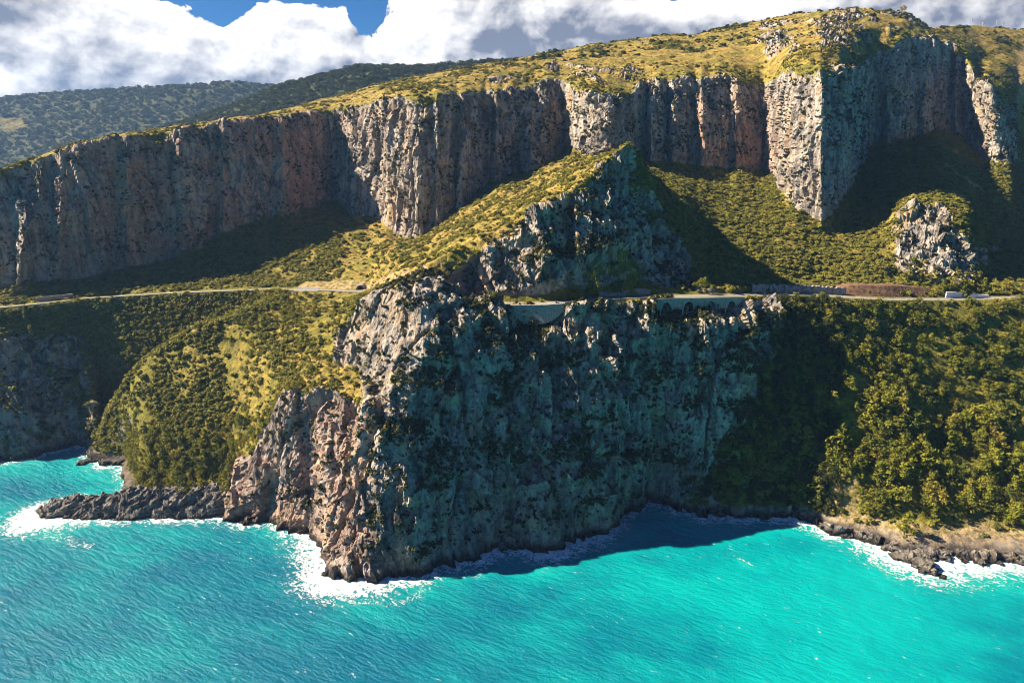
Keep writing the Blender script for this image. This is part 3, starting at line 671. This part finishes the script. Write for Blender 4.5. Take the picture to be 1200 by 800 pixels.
# ------------------------------------------------------------------ rocky spit and shore boulders
def rock_mesh(seed, n=3, rough=.35):
    import bmesh
    bm = bmesh.new(); bmesh.ops.create_icosphere(bm, subdivisions=n, radius=1)
    c = np.array([v.co[:] for v in bm.verts]); 
    d = rough * 1.1 * cells(c[:, 0] * 1.2 + seed, c[:, 1] * 1.2, c[:, 2] * 1.2, 21) + rough * .5 * cells(c[:, 0] * 3.2 + seed, c[:, 1] * 3.2, c[:, 2] * 3.2, 22) + rough * .3 * perlin(c[:, 0] * 6 + seed, c[:, 1] * 6, c[:, 2] * 6)
    for v, q in zip(bm.verts, d): v.co *= 1 + q
    me = bpy.data.meshes.new('rock'); bm.to_mesh(me); bm.free(); me.materials.append(M_WETROCK); return me
def wet_rock():
    m, T, b = newmat('shore_rock')
    P = T.node('ShaderNodeNewGeometry').outputs['Position']
    s = T.node('ShaderNodeSeparateXYZ'); T.put(s.inputs[0], P)
    Pl = T.vm('MULTIPLY', P, (1, 1, 2.5)); n = T.noise(Pl, .3, 6, .68); n2 = T.noise(P, .9, 5, .65)
    c = T.mix(T.step(n, .35, .62), (.05, .045, .04), (.20, .175, .15))
    c = T.mix(T.m('MULTIPLY', T.step(n2, .55, .7), .6), c, (.36, .33, .29))
    wet = T.step(T.m('ADD', s.outputs[2], T.m('MULTIPLY', n2, -3)), 1.2, -1.0)
    T.put(b.inputs['Base Color'], T.mix(wet, c, (.018, .016, .014))); b.inputs['Roughness'].default_value = .7
    bump(T, b, T.m('ADD', n, n2), .9, .7)
    return m
M_WETROCK = wet_rock()
# spit: a long low ridge of tilted strata
ns, nw = 420, 90
axis_px = np.linspace(0, 1, ns)
a_pts = unproj(np.interp(axis_px, [0, .25, .6, 1], [46, 100, 175, 285]), np.interp(axis_px, [0, .25, .6, 1], [600, 598, 596, 592]), z=np.zeros(ns))
hh = np.interp(axis_px, [0, .04, .2, .45, .7, 1], [.5, 3.2, 6.5, 9.5, 12, 12]); ww_ = np.interp(axis_px, [0, .05, .3, 1], [1.5, 6.5, 10, 13])
tan_ = np.gradient(a_pts, axis=0); tan_ /= np.linalg.norm(tan_, axis=1)[:, None]; side = np.stack([tan_[:, 1], -tan_[:, 0], 0 * axis_px], -1)
S = np.zeros((ns, nw, 3)); q = np.linspace(-1.25, 1.25, nw)
for j, u in enumerate(q):
    prof = (1 - min(1, abs(u)) ** 1.7) if abs(u) < 1 else -(abs(u) - 1) * 2.2
    S[:, j] = a_pts + side * (u * ww_)[:, None]; S[:, j, 2] = hh * prof
sx, sy, sz = S[..., 0], S[..., 1], S[..., 2]
along = (sx * .75 + sy * .2 - sz * 1.4)
S[..., 2] += 2.0 * ridged(along / 7.0, sy / 30, sz / 30) * .8 + 1.0 * ridged(along / 2.6 + 4, sy / 12, sz / 12) + .8 * perlin(sx / 4, sy / 4, sz / 4) + .4 * perlin(sx / 1.6, sy / 1.6, sz / 1.6) - .9
S[..., 2] += 1.5 * cells(along / 6, sy / 14, sz / 6, 31) + .7 * cells(along / 2.2, sy / 6, sz / 3, 32) + .3 * cells(sx / 1.2, sy / 1.2, sz / 1.2, 33)
S[..., 1] += 1.6 * perlin(sx / 6, sy / 9 + 3, sz / 4) + .8 * perlin(sx / 2.2, sy / 3, sz / 2)
ii = np.arange(ns * nw).reshape(ns, nw)
o = mesh_obj('rock_spit', S.reshape(-1, 3), np.stack([ii[:-1, :-1], ii[1:, :-1], ii[1:, 1:], ii[:-1, 1:]], -1).reshape(-1, 4), M_WETROCK)
tag(o, 'low dark spit of tilted rock strata with surf along it', 'rock spit', kind='structure')
rocks = [rock_mesh(s * 3.7, 4) for s in range(6)]
def boulder(px, py, s, label, group=None, flat=.6, dz=0, k=None):
    p = unproj(px, py, z=0.0)
    o = bpy.data.objects.new('boulder', rocks[rng.integers(0, 6) if k is None else k]); col.objects.link(o)
    o.location = (p[0], p[1], dz + s * .12); o.scale = (s * rng.uniform(.9, 1.4), s * rng.uniform(.8, 1.1), s * flat); o.rotation_euler = (rng.uniform(-.2, .2), rng.uniform(-.2, .2), rng.uniform(0, 6.28))
    tag(o, label, 'boulder', group); return o
boulder(1083, 666, 4.2, 'black boulder standing alone in the white surf', flat=.75)
boulder(1104, 676, 1.6, 'small low brown rock awash at the edge of the surf', flat=.35)
boulder(1060, 655, 5.0, 'dark rock slab at the point jutting into the surf', flat=.5)
boulder(1168, 659, 1.9, 'small dark rock just off the pebbly shore in foam')
boulder(600 + 51, 637, 2.2, 'black rock awash below the shaded headland cliff', flat=.5)
for px in np.arange(990, 1215, 7.5):
    sy0 = float(np.interp(px, [p[0] for p in ROWS['shore'][1]], [p[1] for p in ROWS['shore'][1]]))
    boulder(px + rng.uniform(-3, 3), sy0 + rng.uniform(-7, 3), rng.uniform(1.3, 3.6), 'weathered brown boulder on the waterline below the wooded slope', 'boulders along the wooded shore', dz=rng.uniform(0, .8))
for px in list(np.arange(722, 985, 11)) + list(np.arange(590, 715, 13)):
    sy0 = float(np.interp(px, [p[0] for p in ROWS['shore'][1]], [p[1] for p in ROWS['shore'][1]]))
    boulder(px + rng.uniform(-4, 4), sy0 + rng.uniform(-5, 2), rng.uniform(1.2, 3.2), 'dark boulder at the foot of the shaded headland cliff', 'boulders under the headland', dz=rng.uniform(0, .6))
for px in np.arange(382, 470, 10):
    boulder(px, 674 + rng.uniform(-4, 1), rng.uniform(1.0, 2.2), 'black wet boulder under the sunlit headland tip', 'boulders at the headland tip')
for px in np.arange(96, 160, 8):
    boulder(px, 541 + rng.uniform(-3, 3), rng.uniform(1.2, 2.6), 'dark boulder on the little beach inside the cove', 'boulders in the cove')

# ------------------------------------------------------------------ sea
def water_material():
    m, T, b = newmat('sea_water')
    P = T.node('ShaderNodeNewGeometry').outputs['Position']
    rot = T.node('ShaderNodeVectorRotate'); T.put(rot.inputs[0], P); rot.inputs['Angle'].default_value = R(28)
    Q = T.vm('MULTIPLY', rot.outputs[0], (1, 2.6, 1))
    big = T.noise(T.vm('MULTIPLY', P, (1, 1.5, 1)), .011, 3, .5); st = T.noise(Q, .035, 4, .6)
    spx = T.node('ShaderNodeSeparateXYZ'); T.put(spx.inputs[0], P)
    sea_tint = T.m('ADD', T.m('ADD', T.m('MULTIPLY_ADD', T.step(big, .3, .7), .7, .15), T.m('MULTIPLY', T.m('SUBTRACT', st, .5), 1.0)), T.attr('sea_tint'))
    c = T.mix(T.step(sea_tint, -.1, 1.2), (.0, .105, .175), (.0, .315, .305))
    foam = T.attr('foam')
    fn = T.noise(Q, .20, 7, .68, .6); fn2 = T.noise(P, .9, 5, .7)
    lace = T.m('ABSOLUTE', T.m('SUBTRACT', T.noise(P, .28, 4, .6, 1.2), .5))
    f = T.m('ADD', foam, T.m('MULTIPLY', T.m('SUBTRACT', fn, .5), 1.6)); f = T.m('ADD', f, T.m('MULTIPLY', T.m('SUBTRACT', fn2, .5), 1.0))
    f = T.m('ADD', f, T.m('MULTIPLY', T.step(lace, .07, .0), .28)); f = T.m('SUBTRACT', f, T.m('MULTIPLY', T.step(lace, .05, .2), .22))
    f = T.m('MULTIPLY', T.step(f, .44, .82), T.step(foam, .02, .16))
    # scattered whitecaps
    cap = T.m('MULTIPLY', T.step(T.noise(Q, .20, 3, .55, .4), .655, .72), T.step(T.noise(P, .9, 4, .7), .42, .6))
    cap = T.m('MULTIPLY', cap, T.step(T.noise(P, .012, 2, .5), .36, .56))
    f = T.m('MAXIMUM', f, T.m('MULTIPLY', cap, .8))
    T.put(b.inputs['Base Color'], T.mix(f, c, (.86, .88, .88)))
    T.put(b.inputs['Roughness'], T.m('MULTIPLY_ADD', f, .5, .28)); b.inputs['IOR'].default_value = 1.33; b.inputs['Specular IOR Level'].default_value = .2
    wv = T.m('ADD', T.noise(Q, .16, 6, .62), T.m('MULTIPLY', T.noise(P, 1.1, 4, .6), .25)); wv = T.m('MULTIPLY_ADD', f, .35, wv)
    bump(T, b, wv, .8, 1.6)
    return m
M_SEA = water_material()
shore_pts = G2[(np.abs(G2[..., 2]) < .8)][::2]
spit_pts = S.reshape(-1, 3)[np.abs(S.reshape(-1, 3)[:, 2]) < .6]
allp = np.concatenate([shore_pts, spit_pts])
kd = kdtree.KDTree(len(allp))
for i, p in enumerate(allp): kd.insert((p[0], p[1], 0), i)
kd.balance()
gx = np.arange(-330, 331, 2.2); gy = np.arange(150, 450, 2.0)
GX, GY = np.meshgrid(gx, gy)
dist = np.array([kd.find((x, y, 0))[2] for x, y in zip(GX.ravel(), GY.ravel())]).reshape(GX.shape)
amp = np.full(GX.shape, .58)
reach = np.full(GX.shape, 4.2)
for px, py, r_, a_, e_ in [(390, 676, 30, .85, 17), (360, 650, 20, .8, 13), (450, 684, 26, .7, 11), (30, 612, 26, .9, 18), (110, 612, 30, .45, 5), (200, 612, 40, .45, 4.5), (1085, 670, 30, .95, 22), (1040, 652, 22, .75, 13), (1010, 632, 16, .6, 8), (1180, 666, 34, .75, 12), (660, 640, 40, .75, 8), (940, 608, 24, .75, 8), (120, 545, 18, .55, 6), (580, 652, 26, .7, 7), (850, 606, 50, .65, 6)]:
    p = unproj(px, py, z=0.0); q = np.exp(-((GX - p[0]) ** 2 + (GY - p[1]) ** 2) / r_ ** 2)
    amp = np.maximum(amp, a_ * q + .5 * (1 - q)); reach = np.maximum(reach, e_ * q + 3 * (1 - q))
foam = amp * 1.1 * np.exp(-(dist / (1.35 * reach)) ** 1.5)
def streak(pl, wid, a):
    P2 = [unproj(x, y, z=0.0) for x, y in pl]; f = np.zeros_like(GX)
    for p, q in zip(P2[:-1], P2[1:]):
        d = q - p; L = d[0] ** 2 + d[1] ** 2; u = np.clip(((GX - p[0]) * d[0] + (GY - p[1]) * d[1]) / L, 0, 1)
        dd = np.hypot(GX - p[0] - u * d[0], GY - p[1] - u * d[1]); f = np.maximum(f, a * np.exp(-(dd / wid) ** 2))
    return f
foam = np.maximum(foam, streak([(390, 690), (420, 705), (470, 705), (495, 695)], 3.5, .42))
foam = np.maximum(foam, streak([(860, 650), (872, 657), (882, 664)], 1.6, .6))
foam = np.maximum(foam, streak([(100, 640), (60, 625), (20, 622)], 7, .36))
tint_map = .45 * np.exp(-(dist / 22) ** 1.2) + .22 * sstep(GX, -20, 120) - .26 * (1 - sstep(GX, -90, 30))  # sea tint: turquoise near the rocks and to the right, bluer at left
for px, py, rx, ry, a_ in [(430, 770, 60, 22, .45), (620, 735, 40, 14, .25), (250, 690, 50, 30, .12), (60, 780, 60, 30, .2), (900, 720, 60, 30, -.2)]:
    p = unproj(px, py, z=0.0); tint_map -= a_ * np.exp(-((GX - p[0]) / rx) ** 2 - ((GY - p[1]) / ry) ** 2)
ext = np.array([-30000., -6000, -1500]); ext2 = np.array([1500., 6000, 30000])
fxs = np.concatenate([ext, gx, ext2]); fys = np.concatenate([np.array([-30000., -6000, -1000, 0]), gy, np.array([1500., 8000, 40000])])
WX, WY = np.meshgrid(fxs, fys)
def pad(A, v): return np.pad(A, ((4, 3), (3, 3)), mode='edge') if v is None else np.pad(A, ((4, 3), (3, 3)), constant_values=v)
fo = pad(foam, 0); sh = pad(tint_map, None)
wz = .35 * perlin(WX / 13, WY / 8, 0 * WX) + .18 * perlin(WX / 5, WY / 4, 0 * WX + 3); wz = wz * (np.abs(WX) < 400) * (WY < 460) * (WY > 100)
wz = wz + .5 * np.clip(fo, 0, 1)
ii = np.arange(WX.size).reshape(WX.shape)
o = mesh_obj('sea', np.stack([WX, WY, wz], -1).reshape(-1, 3), np.stack([ii[:-1, :-1], ii[:-1, 1:], ii[1:, 1:], ii[1:, :-1]], -1).reshape(-1, 4), M_SEA, attrs={'foam': fo, 'sea_tint': sh}, smooth=True)
tag(o, 'turquoise sea with white foam along the rocks', 'sea', kind='structure')
mesh_obj('seabed', [(-30000, -30000, -27), (30000, -30000, -27), (30000, 40000, -27), (-30000, 40000, -27)], [(0, 1, 2, 3)], M_EARTH)
tag(bpy.data.objects['seabed'], 'sandy sea floor under the turquoise water', 'seabed', kind='structure')

# ------------------------------------------------------------------ coast road
def road_edge(px, inset, up=.06):
    """points of the road bench at the given columns, inset metres from its seaward edge"""
    px = np.asarray(px, float)
    p = row_points('road', px); return p + np.array([0, inset, up])
def ribbon(name, px, i0, i1, mat, up=.08, parent=None):
    a, b = road_edge(px, i0, up), road_edge(px, i1, up); n = len(px)
    v = np.concatenate([a, b]); k = np.arange(n - 1)
    return mesh_obj(name, v, np.stack([k, k + 1, k + 1 + n, k + n], -1), mat, parent=parent)
tag(ribbon('road', np.arange(-170, 433, 3.0), .7, 6.6, M_ASPHALT), 'pale coast road cut across the slope towards the tunnel', 'road', kind='structure')
tag(ribbon('road', np.arange(588, 1371, 3.0), .7, 6.6, M_ASPHALT), 'grey coast road crossing the shaded headland and the wood', 'road', kind='structure')
def wall_strip(name, px, inset, thick, z0, z1, mat, parent=None, jag=0.0, lean=0.0):
    """a wall following the road: z0,z1 heights relative to the road (numbers or arrays)"""
    px = np.asarray(px, float); n = len(px); b = road_edge(px, inset, 0)
    z0 = np.broadcast_to(z0, n).astype(float); z1 = np.broadcast_to(z1, n).astype(float) + (rng.uniform(-jag, jag, n) if jag else 0)
    o_ = np.array([0, thick, 0]); L = np.stack([0 * px, np.full(n, lean), 0 * px], -1)
    up = lambda z: np.stack([0 * px, 0 * px, z], -1)
    v = np.concatenate([b + up(z0), b + up(z1) + L, b + o_ + up(z1) + L, b + o_ + up(z0)])
    f = []
    for k in range(n - 1):
        for r in range(4):
            r2 = (r + 1) % 4; f.append((r * n + k, r * n + k + 1, r2 * n + k + 1, r2 * n + k))
    f += [(0, n, 2 * n, 3 * n), (n - 1, 4 * n - 1, 3 * n - 1, 2 * n - 1)]
    return mesh_obj(name, v, f, mat, parent=parent)
tag(wall_strip('parapet_wall', np.arange(-160, 345, 4.0), .15, .45, -1.2, .8, M_MASONRY), 'low stone parapet along the road above the cove', 'parapet')
tag(wall_strip('parapet_wall', np.arange(372, 432, 3.0), .15, .45, -1.2, .8, M_MASONRY), 'low stone parapet before the tunnel mouth on the grassy ridge', 'parapet')
tag(wall_strip('parapet_wall', np.arange(662, 760, 3.0), .15, .45, -1.5, .85, M_MASONRY), 'low stone parapet between the retaining wall and the viaduct', 'parapet')
tag(wall_strip('crash_barrier', np.arange(346, 371, 2.0), 7.2, .5, 0, 1.1, M_CONCRETE), 'white concrete barrier beside the road at the shadow edge', 'barrier')
tag(wall_strip('retaining_wall', np.arange(28, 76, 3.0), 12, .8, -.6, 3.2, M_MASONRY, jag=.2), 'pale low retaining wall on the terrace under the pinkish cliff', 'retaining wall')
# tunnel portal
pp = road_edge([419], 9.5)[0]
tp = tag(empty('tunnel_portal', pp), 'pale arched tunnel mouth at the road end on the grassy ridge', 'tunnel')
def arch_ring(r0, r1, d, n=14):
    v, f = [], []
    for i in range(n + 1):
        a = math.pi * i / n
        for r_ in (r0, r1):
            for y in (0, d): v.append((r_ * math.cos(a), y, max(0, r_ * math.sin(a)) * 1.05))
    for i in range(n):
        b0, b1 = i * 4, i * 4 + 4
        f += [(b0, b1, b1 + 2, b0 + 2), (b0 + 1, b0 + 3, b1 + 3, b1 + 1), (b0 + 2, b1 + 2, b1 + 3, b0 + 3), (b0, b0 + 1, b1 + 1, b1)]
    f += [(0, 2, 3, 1), (n * 4, n * 4 + 1, n * 4 + 3, n * 4 + 2)]
    return v, f
mesh_obj('arch', *arch_ring(2.2, 3.1, 7), M_MASONRY, tp)
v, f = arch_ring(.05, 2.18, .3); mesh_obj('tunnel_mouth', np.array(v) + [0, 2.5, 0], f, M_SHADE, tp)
# stone retaining wall in the notch
pxs = np.arange(597, 662, 2.0); u = (pxs - 597) / 64
drop = -9.5 * np.sin(np.pi * np.clip(u, 0.04, .96)) ** .45
rw = tag(empty('retaining_wall', road_edge([628], 0)[0]), 'tall grey masonry wall carrying the road over the shaded notch', 'retaining wall')
def under(o, e): o.parent = e; o.matrix_parent_inverse = Matrix.Translation(-Vector(e.location)); return o
under(wall_strip('wall_face', pxs, -2.6, 3.2, drop, -.05, M_MASONRY, lean=.5), rw)
under(wall_strip('coping', pxs, -2.35, .8, 0, .75, M_MASONRY), rw)
# arched viaduct
pxs = np.arange(762, 872, 1.0)
vd = tag(empty('road_viaduct', road_edge([815], 0)[0]), 'stone viaduct with round arches carrying the road across the cliff', 'viaduct')
dz = np.full(len(pxs), -5.5)
for c, hw in ((780, 5.0), (806, 6.0), (832, 5.0), (856, 4.5)):
    q = np.abs(pxs - c) / hw; dz = np.where(q < 1, np.maximum(dz, -1.4 - 3.6 * (1 - np.sqrt(np.clip(1 - q * q, 0, 1)))), dz)
under(wall_strip('arcade', pxs, -3.4, 3.6, dz, -.05, M_MASONRY), vd)
under(wall_strip('parapet', pxs, -3.5, .5, 0, .7, M_MASONRY), vd)
for c in (780, 806, 832, 856):
    under(wall_strip('pier', [c - 7.5, c - 6.0], -3.8, 4.2, -11, -1.2, M_MASONRY), vd)
# uphill walls and banks
tag(wall_strip('stone_wall', np.arange(704, 768, 2.0), 9.0, 1.0, -.3, 2.8 + .8 * np.sin(np.arange(704, 768, 2.0) / 9), M_MASONRY, jag=.2), 'grey masonry wall on the uphill side of the shaded road', 'wall')
tag(wall_strip('stone_wall', np.arange(888, 926, 1.5), 9.0, 1.6, -.4, 4.6, M_RUBBLE, jag=.9, lean=.8), 'ragged pinkish rubble wall where the road meets the wood', 'wall')
tag(wall_strip('stone_wall', np.arange(926, 1000, 1.5), 8.8, 1.6, -.4, 4.2, M_RUBBLE, jag=.45, lean=.6), 'long pale rubble stone wall above the wooded road', 'wall')
pxs = np.arange(996, 1126, 2.0); hgt = np.interp(pxs, [996, 1010, 1060, 1100, 1126], [3, 5, 6, 4.5, 1])
tag(wall_strip('earth_bank', pxs, 8.7, 7.0, -.5, hgt, M_EARTH, jag=.08, lean=6.5), 'bare brown earth bank beside the road above the wood', 'bank', kind='structure')
tag(wall_strip('concrete_wall', np.arange(1117, 1142, 2.0), 7.6, .8, -.3, np.linspace(3.8, 3.0, 13), M_CONCRETE), 'white concrete wall at the end of the earth bank', 'wall')
tag(wall_strip('concrete_wall', np.arange(1143, 1166, 2.0), 5.2, .8, -.3, np.linspace(2.8, 1.8, 12), M_CONCRETE), 'lower white concrete wall beyond the roadside pine', 'wall')

# ------------------------------------------------------------------ single trees one can pick out
def at(px, py, Y): return unproj(px, py, Y=Y)
def ground(px, t):
    j = int(np.argmin(np.abs(PX - px))); i = int(np.argmin(np.abs(T_of - t))); return G2[i, j].copy()
for px, t_, h, k, wd, lab in [
    (697, 6.80, 13, 0, .75, 'tall sunlit pine beside the shaded road before the masonry wall'),
    (676, 6.82, 7.5, 2, 1.25, 'round golden bushy tree leaning over the shaded road'),
    (727, 6.90, 10, 4, .8, 'dark pine standing against the masonry wall'),
    (742, 6.80, 8, 1, .95, 'small cone shaped tree at the start of the viaduct'),
    (828, 6.95, 9, 3, .9, 'sunlit flat topped tree above the viaduct'),
    (1137, 6.85, 9, 1, .9, 'cone shaped pine standing between the white concrete walls'),
    (1109, 7.55, 8, 0, .9, 'yellow green tree at the foot of the pale outcrop'),
    (1119, 7.6, 9, 2, .8, 'taller golden tree at the foot of the pale outcrop'),
    (1158, 7.4, 10, 1, .8, 'slim dark pine above the road beyond the outcrop'),
    (1186, 7.3, 9, 3, 1.0, 'spreading pine above the lower white concrete wall'),
    (31, 4.6, 11, 1, .6, 'slim pale conifer just below the road above the cove'),
    (39, 3.9, 11, 1, .6, 'slim pale conifer lower on the scrubby cove cliff'),
    (101, 4.5, 8, 0, 1.1, 'round pale green tree above the dark gully'),
    (1060, 9.6, 12, 0, .8, 'big lone tree on the crest under the pillar scree'),
    (1072, 9.5, 13, 2, .8, 'tall bushy tree beside the lone tree on the crest'),
    (1058, 13.9, 9, 3, 1.0, 'small windswept tree on the rocky summit edge')]:
    pine(ground(px, t_) - [0, 0, .3], h, lab, k=k, wide=wd)
# radio masts on the hill
def mast(px, h, label):
    p = ground(px, 13.98); e = tag(empty('radio_mast', p), label, 'mast')
    v, f = [], []; tube(v, f, [(0, 0, -1.5), (0, 0, h * .6), (0, 0, h)], [.32, .24, .14], 8); mesh_obj('pole', v, f, M_METAL, e)
    for k in range(3):
        a = k * 2.1; c = np.array([math.cos(a) * .7, math.sin(a) * .7, h * .88]); v, f = [], []
        tube(v, f, [c - [0, 0, 1.1], c + [0, 0, 1.1]], [.3, .3], 4); mesh_obj('antenna', v, f, M_METAL, e)
mast(1145, 10, 'slim radio mast standing alone on the hilltop shoulder'); mast(1159, 6.5, 'shortest radio mast on the far hilltop')
mast(1174, 13, 'tallest radio mast on the far hilltop'); mast(1182, 11, 'radio mast close beside the tallest one')

# ------------------------------------------------------------------ haze
hz = bpy.data.meshes.new('haze')
x0, x1, y0, y1, z0, z1 = -3200, 3200, -400, 4200, -29, 480
hz.from_pydata([(x, y, z) for x in (x0, x1) for y in (y0, y1) for z in (z0, z1)], [], [(0, 1, 3, 2), (4, 6, 7, 5), (0, 4, 5, 1), (2, 3, 7, 6), (0, 2, 6, 4), (1, 5, 7, 3)])
ho = bpy.data.objects.new('haze', hz); col.objects.link(ho)
mh = bpy.data.materials.new('haze'); mh.use_nodes = True; Th = NT(mh.node_tree); Th.n.clear()
vo = Th.node('ShaderNodeVolumePrincipled'); vo.inputs['Color'].default_value = (.3, .55, 1, 1); vo.inputs['Density'].default_value = .00006; vo.inputs['Anisotropy'].default_value = .2
om = Th.node('ShaderNodeOutputMaterial'); Th.l.new(vo.outputs[0], om.inputs['Volume']); hz.materials.append(mh)
tag(ho, 'thin blue haze in the air over the coast', 'haze', kind='stuff')
